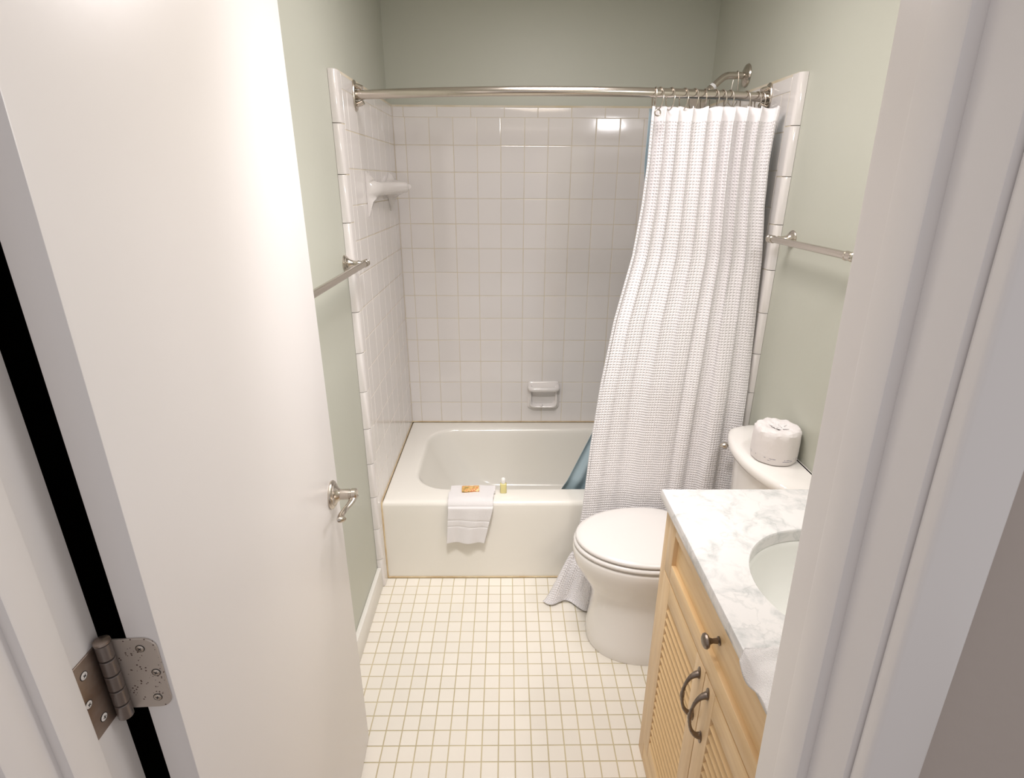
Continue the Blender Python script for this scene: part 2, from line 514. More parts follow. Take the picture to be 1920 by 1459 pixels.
# caulk lines round the tub
b = NB()
tube(b, [(T+.002, -.003, .003), (W-T, -.003, .003)], .0035, 6)
tube(b, [(T+.001, -.002, 0), (T+.001, -.002, HT-.02), (T+.001, .01, HT+.001), (T+.001, D-.002, HT+.002), (W-T-.001, D-.002, HT+.002)], .0032, 6)
caulk_bm = b

# floor mosaic: the 300 nearest in view are parts, the others one joined part


def proj(p):
    d = Vector(p)-Vector(CP); z = d.dot(F); return 960+FPX*d.dot(R)/z, 729.5-FPX*d.dot(U)/z, z


cells = []
for i in range(-2, 30):
    for j in range(-1, 30):
        xa, xb = max(FX0+i*Q, .004), min(FX0+(i+1)*Q, W)
        yb = min(FY0-(j)*Q, -.006); ya = max(yb-Q if j >= 0 else FY0, YD-.1)
        if j == -1: yb, ya = -.006, FY0
        if xb-xa < .012 or yb-ya < .012: continue
        u, v, z = proj(((xa+xb)/2, (ya+yb)/2, 0))
        vis = 672 < u < 1235 and 1085 < v < 1475 and not (u > 1100 and v < 1235)
        cells.append((0 if vis else 1, z, xa, xb, ya, yb))
cells.sort()
rest = bmesh.new()
FG = .0036
for k, (h, z, xa, xb, ya, yb) in enumerate(cells):
    w_, h_ = xb-xa-FG, yb-ya-FG
    if k < 300 and h == 0:
        tile('tile', floor, ((xa+xb)/2, (ya+yb)/2, 0), Matrix.Identity(4), round(w_, 3), round(h_, 3), .004, .0010, FTILE, .0015)
    else:
        t = bmesh.new(); bmesh.ops.create_cube(t, size=1, matrix=Matrix.Translation(((xa+xb)/2, (ya+yb)/2, -.003)) @ Matrix.Diagonal((w_, h_, .006, 1)))
        add(rest, t)
o = obj('mosaic_tiles', rest, FTILE, floor, smooth=False); o['kind'] = 'stuff'

# baseboards
b = NB(); box(b, 0, .018, -1.50, YF-.002, 0, .105, .004); struct(obj('baseboard_left', b, BASEW))
b = NB(); box(b, W-.018, W, -.80, YF-.002, 0, .105, .004); struct(obj('baseboard_right', b, BASEW))

# ------------------------------------------------------------------ doorway trim
def lean(bm, x_of=0, k=.034, z0=1.38):
    for v in bm.verts: v.co.x += -k*(v.co.z-z0)
    return bm


SY0, SY1 = -1.582, -1.622              # door stop, bath edge and hall edge
b = NB(); box(b, JL-.02, JL, YH, YD, 0, 2.05, .0015); tl = struct(obj('trim_1', b, WHITE))
b = NB(); box(b, JL-.001, JL+.012, SY1, SY0, 0, 2.04, .003); obj('door_stop', b, WHITE, tl)
b = NB(); box(b, JL-.070, JL-.006, YH-.018, YH, 0, 2.10, .005, 3); obj('casing', b, WHITE, tl)
b = NB(); box(b, JR, JR+.02, YH, YD, 0, 2.05, .0015); tr_ = struct(obj('trim_2', lean(b), WHITE))
b = NB(); box(b, JR-.012, JR+.001, SY1, SY0, 0, 2.04, .003); obj('door_stop', lean(b), WHITE, tr_)
b = NB(); box(b, JR+.004, JR+.056, YH-.019, YH, 0, 2.10, .005, 3); obj('casing', lean(b), WHITE, tr_)
b = NB(); box(b, JR+.006, JR+.06, YD, YD+.012, 0, 2.10, .004)
obj('inner_casing', lean(b), WHITE, tr_)
b = NB(); box(b, JL-.02, JR+.03, YH, YD, 2.05, 2.07); th_ = struct(obj('trim_3', b, WHITE))
b = NB(); box(b, JL-.05, JR+.06, YH-.017, YH, 2.055, 2.12, .004); obj('casing', b, WHITE, th_)

# ------------------------------------------------------------------ door
HN = Vector((.159, -1.527, 0)); FAR = Vector((.121, -.770, 0))
E_ = (FAR-HN).normalized(); NRM = Vector((E_.y, -E_.x, 0)); DL = (FAR-HN).length
MD = Matrix(((E_.x, NRM.x, 0, HN.x), (E_.y, NRM.y, 0, HN.y), (0, 0, 1, 0), (0, 0, 0, 1)))   # s, d(outwards to camera), z
b = NB(); box(b, 0, DL, -.037, 0, .012, 2.03, .0018, 2, MD); door = struct(obj('door_1', b, WHITE))
h = NB()
hs, hz = DL-.062, .945
cen = MD @ Vector((hs, 0, hz)); n3 = NRM
handle = bpy.data.objects.new('door_handle', None); handle.empty_display_size = .03
link(handle, door, Matrix.Translation(cen)); handle['label'] = 'brushed nickel lever handle with a round rose'
lathe(h, cen, n3, [(0, .0355), (.003, .036), (.006, .0345), (.008, .030), (.009, .029), (.0105, .029), (.012, .024), (.018, .016), (.024, .0125)], 36)
obj('rose', h, NICK, handle)
h = NB(); lathe(h, cen+n3*.02, n3, [(0, .0125), (.002, .0135), (.024, .0135), (.025, .0125), (.028, .0125), (.030, .0145), (.040, .0145), (.043, .012), (.0435, .0)], 28)
obj('neck', h, NICK, handle)
h = NB(); c0 = cen+n3*.055
lp = smoothpath([c0+Vector((0, 0, -.004)), c0-E_*.022+n3*-.002+Vector((0, 0, -.008)), c0-E_*.048-n3*.010+Vector((0, 0, -.011)), c0-E_*.074-n3*.014+Vector((0, 0, -.010)), c0-E_*.098-n3*.010+Vector((0, 0, -.006)), c0-E_*.106-n3*.004+Vector((0, 0, -.004))], 6)
rr_ = [.0115-.0045*sin(pi*min(1, i/len(lp)*1.15)) for i in range(len(lp))]
rr_[-1] = .0008; rr_[-2] = .0055; rr_[-3] = .0085
tube(h, lp, rr_, 14, flat=.62); obj('lever', h, NICK, handle)

# ------------------------------------------------------------------ hinge
KX, KY, KZ0, KZ1 = .1035, -1.5395, 1.076, 1.190
hinge = thing('door_hinge', (KX, KY, KZ0), 'worn steel butt hinge with speckled leaf between door edge and left jamb', 'hinge')


def leaf_mesh(w, hgt, r, th):
    """leaf in local x (0..w) and y (0..hgt), round corners on the far side"""
    P = [(0, 0)]
    for i in range(7): a = -pi/2+pi/2*i/6; P.append((w-r+r*cos(a), r+r*sin(a)))
    for i in range(7): a = pi/2*i/6; P.append((w-r+r*cos(a), hgt-r+r*sin(a)))
    P.append((0, hgt))
    bm = bmesh.new()
    loft(bm, [[Vector((x, y, 0)) for x, y in P], [Vector((x, y, th*.8)) for x, y in P], [Vector((x*(1-.0006/w)+.0002, y*(1-.001/hgt)+.0005, th)) for x, y in P]])
    return bm


def screw(M, parent, mt):
    bm = NB(); lathe(bm, (0, 0, 0), (0, 0, 1), [(-.001, .0045), (.0006, .0045), (.0011, .0034), (.0012, 0)], 18); bm.transform(M)
    s = obj('screw', bm, mt, parent)
    bm = NB(); box(bm, -.0022, .0022, -.0005, .0005, .0010, .00135); box(bm, -.0005, .0005, -.0022, .0022, .0010, .00135)
    bm.transform(M @ Matrix.Rotation(random.uniform(0, 1.5), 4, 'Z')); obj('screw_slot', bm, BLACKP, parent)
    bm = NB(); tube(bm, [(.0049*cos(2*pi*i/20), .0049*sin(2*pi*i/20), .0002) for i in range(20)], .0004, 6, closed=True); bm.transform(M)
    obj('countersink', bm, BLACKP, parent)


# door leaf on the hinge edge of the door: local x -> NRM, local y -> z, normal -> -E
o0 = HN - NRM*.052 - E_*.0005 + Vector((0, 0, KZ0+.004))
ML = Matrix(((NRM.x, 0, -E_.x, o0.x), (NRM.y, 0, -E_.y, o0.y), (0, 1, 0, o0.z), (0, 0, 0, 1)))
bm = leaf_mesh(.0478, .106, .015, .0022); bm.transform(ML); l1 = obj('leaf', bm, HMET2, hinge); l1['label'] = 'speckled hinge leaf on the door edge'
for x, y in ((.0315, .092), (.0415, .055), (.035, .016)):
    screw(ML @ Matrix.Translation((x-.002, y, .0022)), l1, SCREW2)
# jamb leaf: local x -> -y, local y -> z, normal +x
MJ = Matrix(((0, 0, 1, JL), (-1, 0, 0, KY+.006), (0, 1, 0, KZ0+.004), (0, 0, 0, 1)))
bm = leaf_mesh(.0475, .106, .002, .002); bm.transform(MJ); l2 = obj('leaf', bm, HMET, hinge)
for x, y in ((.034, .088), (.040, .052), (.028, .018)):
    screw(MJ @ Matrix.Translation((x-.003, y, .002)), l2, SCREW)
kh = (KZ1-KZ0)/5
for i in range(5):
    bm = NB(); lathe(bm, (KX, KY, KZ0+i*kh+.0008), (0, 0, 1), [(0, .0070), (.0008, .0082), (kh-.0024, .0082), (kh-.0016, .0070)], 24)
    obj('knuckle', bm, HMET3, hinge)
bm = NB(); lathe(bm, (KX, KY, KZ1-.001), (0, 0, 1), [(0, .0062), (.0015, .0088), (.004, .0085), (.006, .006), (.0068, .0)], 24); obj('pin_cap', bm, HMET, hinge)
bm = NB(); lathe(bm, (KX, KY, KZ0-.003), (0, 0, 1), [(0, .003), (.004, .0068)], 20); obj('pin_tip', bm, HMET, hinge)

# ------------------------------------------------------------------ bathtub
tb = thing('bathtub', (W/2, .4, 0), 'long cream enamel bathtub built in between the tiled walls', 'bathtub')
b = NB(); xa, xb, ya, yb = T, W-T, 0, D
rings = [rrect(xa, xb, ya, yb, .004, 0), rrect(xa, xb, ya, yb, .004, .05), rrect(xa, xb, ya, yb, .004, HT-.07)]
for i in range(0, 7):
    a = pi/2*i/6; k = .022*(1-cos(a)); rings.append(rrect(xa+k*.5, xb-k*.5, ya+k, yb-k*.5, .004+k*.2, HT-.022+.022*sin(a)))
ix0, ix1, iy0, iy1 = .150, 1.395, .118, .735
for k, dz in ((-.020, .0), (-.012, -.001), (-.005, -.005), (0, -.012), (.004, -.024)):
    rings.append(rrect(ix0+k, ix1-k, iy0+k, iy1-k, .15-k, HT+dz))
for f, z in ((.12, .33), (.3, .25), (.5, .17), (.7, .11), (.85, .08), (1, .066)):
    f2 = f**1.2
    rings.append(rrect(ix0+.004+.24*f2, ix1-.004-.07*f2, iy0+.004+.055*f2, iy1-.004-.055*f2, .15, z))
rings.append(rrect(ix0+.34, ix1-.16, iy0+.13, iy1-.13, .12, .060))
loft(b, rings); obj('tub_body', b, TUB, tb, sharp=.9); obj('caulk_line', caulk_bm, CAULK, tb)
b = NB(); lathe(b, (1.22, .427, .059), (0, 0, 1), [(0, .032), (.003, .032), (.004, .026), (.003, .0)], 24); obj('drain', b, NICK, tb)

# ------------------------------------------------------------------ ceramic fittings on the tile
sd = thing('soap_dish', (.765, D, .477), 'recess-style white ceramic soap dish with grab bar on the back wall', 'soap dish')
b = NB(); sx0, sx1, sz0, sz1 = .678, .854, .480, .640
pr = []
for k, dy in ((0, 0), (0, .006), (.003, .010), (.010, .012)):
    pr.append([Vector((p.x, D-dy, p.y)) for p in rrect(sx0+k, sx1-k, sz0+k, sz1-k, .018, 0)])
V = pr
# raised rim that goes into a hollow
for k, dy in ((.012, .030), (.016, .033), (.022, .030), (.028, .006)):
    V.append([Vector((p.x, D-dy*(1.0 if p.y < .57 else .75), p.y)) for p in rrect(sx0+k*.9, sx1-k*.9, sz0+k, sz1-k-.015, .026, 0)])
loft(b, V); obj('dish', b, TILE, sd, sharp=1.0)
b = NB(); tube(b, smoothpath([(sx0+.012, D-.010, .612), (sx0+.014, D-.034, .608), (sx0+.03, D-.044, .606), (.766, D-.046, .606), (sx1-.03, D-.044, .606), (sx1-.014, D-.034, .608), (sx1-.012, D-.010, .612)], 5), .0135, 14)
obj('grab_bar', b, TILE, sd)
b = NB(); lathe(b, (.755, D-.020, .503), (0, -1, 0), [(0, .010), (.008, .008), (.014, .003)], 12); obj('drain_lip', b, TILE, sd)

sh = thing('shower_shelf', (T, .45, 1.60), 'white glazed ceramic ledge shelf high on the left tiled wall', 'shelf')
b = NB()
y0, y1, zc = .200, .640, 1.655
rings = []
N_ = 26
for i in range(N_+1):                      # section swept along the wall, flared at both ends
    s = i/N_; y = y0+(y1-y0)*s
    e = abs(2*s-1)**6                       # 1 at the ends
    dpt = .044+.062*s**1.6
    up = .014+.040*e; dn = .012+.060*e
    dpt2 = dpt*(1-.80*abs(2*s-1)**14)
    P = [(0, dn*1.25+.02), (.004, dn*1.25+.02), (.012, dn+.018), (.022+dpt2*.2, dn*.30+.034), (dpt2*.75, .034), (dpt2*.96, .029), (dpt2+.003, .014), (dpt2+.002, -.006), (dpt2*.94, -.014), (.030, -up*.35-.010), (.012, -up*.85), (.004, -up), (0, -up)]
    rings.append([Vector((T+.0005+px, y, zc-pz)) for px, pz in P])
loft(b, rings); obj('ledge', b, TILE, sh, sharp=1.2)
b = NB()
tube(b, smoothpath([(T+.003, .700, 1.655), (T+.035, .690, 1.653), (T+.062, .655, 1.651), (T+.090, .622, 1.650)], 5), [.034-.0012*i for i in range(16)], 12, flat=.7)
obj('end_bracket', b, TILE, sh)

# ------------------------------------------------------------------ towel bars


def towel_bar(label, xw, sgn, xb, y0, y1, z):
    t = thing('towel_bar', (xw, (y0+y1)/2, z-.04), label, 'towel bar')
    for y in (y0, y1):
        bm = NB(); lathe(bm, (xw, y, z), (sgn, 0, 0), [(0, .028), (.003, .0285), (.007, .025), (.008, .0225), (.010, .0225), (.0115, .019), (.020, .0125), (.030, .0095), (.042, .0082), (.046, .0098), (.049, .0098), (.052, .0080), (abs(xb-xw), .0075)], 32)
        obj('post', bm, NICK, t)
        d = -1 if y == min(y0, y1) else 1
        bm = NB(); lathe(bm, (xb, y-d*.016, z), (0, d, 0), [(0, .0112), (.002, .0128), (.006, .0128), (.008, .0112), (.014, .0112), (.024, .0112), (.026, .0128), (.031, .0128), (.034, .0105), (.036, .006), (.0365, 0)], 28)
        obj('end_cap', bm, NICK, t)
    bm = NB(); tube(bm, [(xb, y0, z), (xb, y1, z)], .0102, 24); obj('bar', bm, NICK, t)
    return t


towel_bar('brushed nickel towel bar on the left wall beside the open door', 0, 1, .072, -.085, -.69, 1.408)
towel_bar('polished nickel towel bar on the right wall above the toilet tank', W, -1, W-.070, -.142, -.588, 1.500)

# ------------------------------------------------------------------ shower rod, rings, shower arm
ZR = 1.955


def rod_y(x):
    t = (x-.756)/.729; return .150-.125*(1-abs(t)**2.0)


rd = thing('shower_rod', (.756, .03, 1.90), 'curved brushed nickel shower rod spanning the tub between both walls', 'curtain rod')
b = NB(); pts = [(T+.004+(W-2*T-.008)*i/48, 0, 0) for i in range(49)]
tube(b, [(p[0], rod_y(p[0]), ZR) for p in pts], .0150, 24); obj('rod', b, NICK, rd)
for x, s in ((T, 1), (W-T, -1)):
    b = NB(); y = rod_y(x)
    loft(b, [[Vector((x+s*dx, y+cos(2*pi*i/32)*.030*k, ZR-.002+sin(2*pi*i/32)*.050*k)) for i in range(32)] for dx, k in ((0, 1), (.003, 1), (.006, .93), (.007, .80))])
    obj('flange', b, NICK, rd)
    for dz in (-.027, .027):
        b = NB(); tube(b, smoothpath([(x+s*.004, y, ZR+dz*1.1), (x+s*.018, y-.002, ZR+dz*.98), (x+s*.030, y-.004, ZR+dz*.80)], 4), .0085, 12)
        obj('bracket', b, NICK, rd)
ring_px = [(1.056, .05), (1.072, .45), (1.112, .40), (1.160, .40), (1.196, .42), (1.232, .12), (1.272, .42), (1.300, .42), (1.328, .42), (1.392, .42), (1.436, .35), (1.452, .45)]
b = NB(); lp = []
for i in range(40):
    a = 2*pi*i/40; lp.append(Vector((0, .0225*cos(a)*(1+.12*sin(a)), .034*sin(a))))
lp.append(lp[0]); tube(b, lp[:-1], .0021, 8, closed=True)
ring0 = obj('curtain_ring', b, NICK, base=(0, 0, 0))
RINGS = []
for k, (x, a) in enumerate(ring_px):
    o = ring0 if k == 0 else ring0.copy()
    if k: COL.objects.link(o)
    o.location = (x, rod_y(x)-.002, ZR-.0175); o.rotation_euler = (0, .03, a)
    ORD = ['leftmost', 'second', 'third', 'fourth', 'fifth', 'sixth', 'seventh', 'eighth', 'ninth', 'tenth', 'eleventh', 'rightmost']
    w = ORD[k]+(' of the twelve nickel curtain rings on the shower rod' if k in (0, 11) else ' nickel curtain ring from the left on the shower rod')
    if k == 9: w = 'lone nickel curtain ring on the rod right of the crowded rings'
    tag(o, w, 'curtain ring', 'curtain rings on the shower rod')

sa = thing('showerhead', (W, .442, 2.03), 'nickel shower head on a bent arm from the right wall behind the rod', 'shower head')
b = NB(); lathe(b, (W, .442, 2.070), (-1, 0, 0), [(0, .041), (.003, .042), (.008, .039), (.010, .032), (.014, .027), (.018, .015)], 32); obj('flange', b, NICK, sa)
b = NB(); tube(b, smoothpath([(W-.01, .442, 2.070), (W-.06, .442, 2.070), (W-.085, .441, 2.067), (W-.108, .438, 2.052), (W-.135, .432, 2.027)], 7), .0128, 18); obj('arm', b, NICK, sa)
b = NB(); dv = Vector((-.027, -.006, -.025)).normalized(); p0 = Vector((W-.133, .4325, 2.029))
lathe(b, p0-dv*.004, dv, [(0, .0135), (.001, .0145), (.011, .0145), (.012, .0135)], 20); obj('thread_tape', b, TAPE, sa)
b = NB(); lathe(b, p0+dv*.006, dv, [(0, .012), (.003, .0155), (.018, .0155), (.020, .012), (.026, .012), (.030, .016), (.040, .018), (.060, .034), (.085, .044), (.092, .044), (.094, .038), (.095, 0)], 32)
obj('head', b, NICK, sa)
hk = NB(); cx_ = W-.040
lp = [(cx_, .442+.018*cos(a), 2.062+.024*sin(a)) for a in [2*pi*i/24 for i in range(24)]]
lp = [(cx_+.010, .436, 1.975), (cx_+.006, .432, 2.01), (cx_+.002, .428, 2.06), (cx_, .432, 2.080), (cx_, .442, 2.086), (cx_-.002, .452, 2.080), (cx_-.008, .456, 2.06), (cx_-.013, .455, 2.01), (cx_-.018, .454, 1.975), (cx_-.008, .447, 1.962), (cx_+.003, .440, 1.962)]
tube(hk, lp, .0020, 8, closed=True)
tag(obj('wire_hook', hk, NICK), 'bent wire hook hung over the shower arm beside its wall flange', 'hook')

# ------------------------------------------------------------------ shower curtain
# (z, x left, y left, x right, y right)
CT = [(0.000, .725, -.165, 1.475, -.085), (.012, .730, -.160, 1.475, -.085), (.060, .780, -.122, 1.475, -.085), (.16, .838, -.098, 1.476, -.085), (.397, .872, -.078, 1.478, -.085), (.70, .893, -.062, 1.480, -.080), (.95, .919, -.050, 1.480, -.070),
      (1.196, .957, -.030, 1.475, -.055), (1.425, 1.012, .000, 1.470, -.035), (1.60, 1.034, .012, 1.452, -.030), (1.74, 1.045, .022, 1.447, -.030), (1.85, 1.048, .030, 1.452, -.030), (1.915, 1.050, .034, 1.462, -.028)]
NU, NV = 260, 150
me = bpy.data.meshes.new('shower_curtain'); vs = []; uv = []


def fold(u, z):
    a = sin(2*pi*(9.3*u+.12*sin(9*u)+.10)) * (.50+.50*sin(5*u+1.3)**2)
    lo = .45*sin(2*pi*(2.3*u+.15)+.5*sin(2*z)) + .9*math.exp(-((u-.60-.03*z)/.035)**2) - .7*math.exp(-((u-.68-.03*z)/.03)**2) \
        + .8*math.exp(-((u-.80)/.03)**2) - .8*math.exp(-((u-.90)/.03)**2) + .35*sin(2*pi*6.1*u+1.2*z)*u
    t = min(1, max(0, (z-.75)/1.05)); t = t*t*(3-2*t)
    m_ = .0055*sin(2*pi*(5.2*u+.3)+1.1*z)*(1-abs(2*t-1))
    return -(a*t*.017*(.35+.65*t))-lo*(1-t)*.015-m_


for j in range(NV+1):
    v = j/NV; z = 1.915*(1-v)
    xl, yl, xr, yr = interp(CT, z)
    for i in range(NU+1):
        u = i/NU
        x = xl+(xr-xl)*u
        y = yl+(yr-yl)*(1-(1-u)**2 if z < .3 else u)
        am = fold(u, z)
        if z > 1.5: y += (min(rod_y(x), .055)-y)*((z-1.5)/.415)**1.5*(.85-.6*u*u)
        lim = -.012 if z < HT+.03 else 9
        y = min(y+am, lim)
        x = x + .010*sin(2*pi*(9.3*u+.12*sin(9*u)+.35))*min(1, z/1.2)*(1 if .02 < u < .98 else 0)
        zz = z
        if j < 8:   # scalloped heading between the rings
            zz -= .007*(.5-.5*cos(2*pi*(9.3*u+.1)*1.2))*(1-j/8) + .010*max(0, u-.7)
        if z < .10:
            q = (1-z/.10); zz = max(z, .004+.006*abs(sin(17*u))) + .012*q*abs(sin(23*u+1))*(.3+u*0)
        vs.append((x, y, zz)); uv.append((u*.92, v*1.915))
fs = [(j*(NU+1)+i, j*(NU+1)+i+1, (j+1)*(NU+1)+i+1, (j+1)*(NU+1)+i) for j in range(NV) for i in range(NU)]
me.from_pydata(vs, [], fs); ul = me.uv_layers.new(name='UVMap')
for p in me.polygons:
    p.use_smooth = True
    for li in p.loop_indices: ul.data[li].uv = uv[me.loops[li].vertex_index]
me.materials.append(WAFFLE)
curt = thing('shower_curtain', (1.25, -.06, 0), 'white waffle-weave shower curtain bunched to the right and trailing on the floor', 'shower curtain')
cl = link(bpy.data.objects.new('cloth', me), curt)
so = cl.modifiers.new('thick', 'SOLIDIFY'); so.thickness = .0018; so.offset = 0
# trailing corner that lies out on the floor tiles
NU2, NV2 = 40, 22; vs = []; uv = []
for j in range(NV2+1):
    v = j/NV2
    for i in range(NU2+1):
        u = i/NU2
        xt = .838+u*.14; yt = -.092-.022*u+.010*sin(9*u)
        xe = .715+u*.235; ye = -.158-.060*u-.022*sin(2*pi*u*1.6+.4)
        s = v**.75
        x = xt+(xe-xt)*s; y = yt+(ye-yt)*s
        z = .20*(1-v)**1.6+.007+.020*sin(2*pi*u*2.3+.3)**2*sin(pi*min(v*1.15, 1))+.004*v
        vs.append((x, y, z)); uv.append((u*.3, 1.6+v*.25))
me = bpy.data.meshes.new('trailing_corner')
me.from_pydata(vs, [], [(j*(NU2+1)+i, j*(NU2+1)+i+1, (j+1)*(NU2+1)+i+1, (j+1)*(NU2+1)+i) for j in range(NV2) for i in range(NU2)])
ul = me.uv_layers.new(name='UVMap')
for p in me.polygons:
    p.use_smooth = True
    for li in p.loop_indices: ul.data[li].uv = uv[me.loops[li].vertex_index]
me.materials.append(WAFFLE)
tc_ = link(bpy.data.objects.new('trailing_corner', me), curt); so = tc_.modifiers.new('thick', 'SOLIDIFY'); so.thickness = .002
b = NB()
lp = [(1.064+.0095*cos(2*pi*i/20), .016, 1.892+.0095*sin(2*pi*i/20)) for i in range(20)]
tube(b, lp, .0026, 8, closed=True); obj('grommet', b, NICK, curt)

# liner
LT = [(.10, .815, .195, 1.36, .22), (.36, .806, .150, 1.38, .17), (.42, .834, .135, 1.39, .155), (.75, .965, .115, 1.42, .13), (1.2, 1.045, .10, 1.450, .12), (1.62, 1.062, .085, 1.466, .115), (1.74, 1.050, .075, 1.468, .11), (1.918, 1.048, .062, 1.466, .10)]
NU, NV = 120, 60; vs = []
for j in range(NV+1):
    z = .12+(1.910-.12)*(1-j/NV); xl, yl, xr, yr = interp(LT, z)
    for i in range(NU+1):
        u = i/NU; x = xl+(xr-xl)*u
        y = yl+(yr-yl)*u+.014*sin(2*pi*7*u+.5*z)*(.6+.4*z/1.9)+.010*sin(2*pi*2.3*u)
        if z > 1.75: y += (rod_y(x)+.026-y)*(z-1.75)/.16*.9
        vs.append((x, y, z))
me = bpy.data.meshes.new('shower_liner'); me.from_pydata(vs, [], [(j*(NU+1)+i, j*(NU+1)+i+1, (j+1)*(NU+1)+i+1, (j+1)*(NU+1)+i) for j in range(NV) for i in range(NU)])
for p in me.polygons: p.use_smooth = True
me.materials.append(BLUE)
o = link(bpy.data.objects.new('shower_liner', me)); so = o.modifiers.new('thick', 'SOLIDIFY'); so.thickness = .0008
tag(o, 'blue vinyl shower liner hanging inside the tub behind the white curtain', 'shower liner')

# ------------------------------------------------------------------ things on the tub rim
NU, NV = 44, 70; vs = []
for j in range(NV+1):
    s = j/NV*.292
    for i in range(NU+1):
        u = i/NU-.5
        wob = .004*sin(7*u+1)+.003*sin(15*u)
        if s < .088: y, z, w_ = .108-s, HT+.012, .196
        elif s < .128:
            a = (s-.088)/.040*pi/2; y = .020-.032*sin(a)-.003; z = HT+.012-.028*(1-cos(a)); w_ = .192
        else:
            d = s-.128; y = -.019-.05*d; z = HT-.016-d; w_ = .190-.13*d
            y -= .008*sin(2*pi*(u+.1)*1.7)*d*5 + .004
            y = min(y, -.014)
        sk = .02*(u+.5)*max(0, s-.1)
        x = .408+u*w_-.13*max(0, s-.13)+(.006 if s < .05 else 0)
        if s > .128: x -= .03*(u+.5)*(s-.128)
        th = 0
        for q in (.185, .215):                   # two woven bands
            th -= .0030*math.exp(-((s-q-.006*u)/.0022)**2)
        z2 = z+wob*(.3 if s < .1 else .0) - sk
        vs.append((x, y-th, z2))
me = bpy.data.meshes.new('hand_towel'); me.from_pydata(vs, [], [(j*(NU+1)+i, j*(NU+1)+i+1, (j+1)*(NU+1)+i+1, (j+1)*(NU+1)+i) for j in range(NV) for i in range(NU)])
for p in me.polygons: p.use_smooth = True
me.materials.append(TERRY)
o = link(bpy.data.objects.new('hand_towel', me)); so = o.modifiers.new('thick', 'SOLIDIFY'); so.thickness = .013; so.offset = 0
bv = o.modifiers.new('round', 'BEVEL'); bv.width = .004; bv.segments = 3; bv.limit_method = 'ANGLE'
tag(o, 'folded white terry towel draped over the front rim of the tub', 'towel')

b = NB(); box(b, -.038, .038, -.021, .021, 0, .010, .003, 3, Matrix.Translation((.404, .068, HT+.0195)) @ Matrix.Rotation(.06, 4, 'Z'))
so_ = tag(obj('soap_bar', b, WRAP), 'small wrapped soap bar with an orange floral wrapper on the white towel', 'soap')

bt = thing('lotion_bottle', (.545, .075, HT), 'tiny bottle of pale yellow lotion with white cap on the tub rim', 'bottle')
b = NB(); bx, by = .547, .080
loft(b, [rrect(bx-.0145+k, bx+.0145-k, by-.0115+k, by+.0115-k, .006, HT+z, 5) for k, z in ((.002, .0), (0, .002), (0, .043), (.002, .046), (.006, .0485))])
obj('bottle_body', b, LIQ, bt)
b = NB(); lathe(b, (bx, by, HT+.048), (0, 0, 1), [(0, .0085), (.001, .0100), (.014, .0102), (.019, .0095), (.023, .0065), (.0245, .0)], 22); obj('cap', b, CAPM, bt)

# ------------------------------------------------------------------ toilet
TY = -.325
to = thing('toilet', (1.16, TY, 0), 'white porcelain toilet with closed lid between tub and vanity', 'toilet')


def egg(cx, af, ab, bw, z, n=56, pf=2.0, pb=2.6):
    P = []
    for i in range(n):
        t = 2*pi*i/n; c, s = cos(t), sin(t); p, a = (pb, ab) if c > 0 else (pf, af)
        P.append(Vector((cx+math.copysign(abs(c)**(2/p), c)*a, TY+math.copysign(abs(s)**(2/p), s)*bw, z)))
    return P


b = NB()
rings = [egg(1.10, .222, .21, .166, 0, pf=2.3), egg(1.10, .226, .21, .169, .012, pf=2.3), egg(1.10, .222, .21, .162, .05, pf=2.3), egg(1.10, .213, .21, .146, .12, pf=2.3), egg(1.10, .208, .21, .138, .19, pf=2.2),
         egg(1.095, .212, .21, .139, .235), egg(1.09, .228, .21, .148, .275), egg(1.085, .248, .20, .162, .315), egg(1.08, .263, .19, .176, .355), egg(1.08, .270, .18, .182, .385), egg(1.08, .272, .18, .184, .408), egg(1.08, .268, .178, .181, .419), egg(1.08, .25, .16, .165, .421)]
loft(b, rings); obj('bowl', b, PORC, to, sharp=1.2)
b = NB(); box(b, 1.20, 1.46, TY-.12, TY+.12, .16, .41, .03, 4); obj('bowl_back', b, PORC, to, sharp=1.2)
b = NB(); loft(b, [egg(1.082, .264, .175, .178, .424), egg(1.082, .272, .18, .186, .428), egg(1.082, .273, .18, .187, .436), egg(1.082, .266, .176, .181, .442), egg(1.082, .20, .12, .12, .442)]); obj('seat', b, PLAST, to, sharp=1.2)
b = NB(); loft(b, [egg(1.084, .262, .17, .177, .445), egg(1.084, .268, .175, .183, .449), egg(1.084, .2685, .176, .1835, .456), egg(1.084, .263, .172, .179, .4615), egg(1.084, .245, .16, .165, .4655), egg(1.084, .17, .11, .115, .4685), egg(1.084, .05, .03, .03, .4695)]); obj('lid', b, PLAST, to, sharp=1.2)
boxes('seat_hinge', [(1.235, 1.275, TY+s*.075-.018, TY+s*.075+.018, .42, .462) for s in (-1, 1)], PLAST, to, .008)
TYT = -.388


def tankring(k, z, n=40, hl=.220, bow=.070):
    P = []; xf = 1.424+k; xb = 1.5117; h = hl-k
    for i in range(n+1):
        s = -1+2*i/n
        x = xf-bow*(1-abs(s)**2.2) + .055*max(0, (abs(s)-.84)/.16)**2
        P.append(Vector((x, TYT+s*h, z)))
    P.append(Vector((xb-.008, TYT+h, z))); P.append(Vector((xb, TYT+h-.008, z)))
    P.append(Vector((xb, TYT-h+.008, z))); P.append(Vector((xb-.008, TYT-h, z)))
    return P


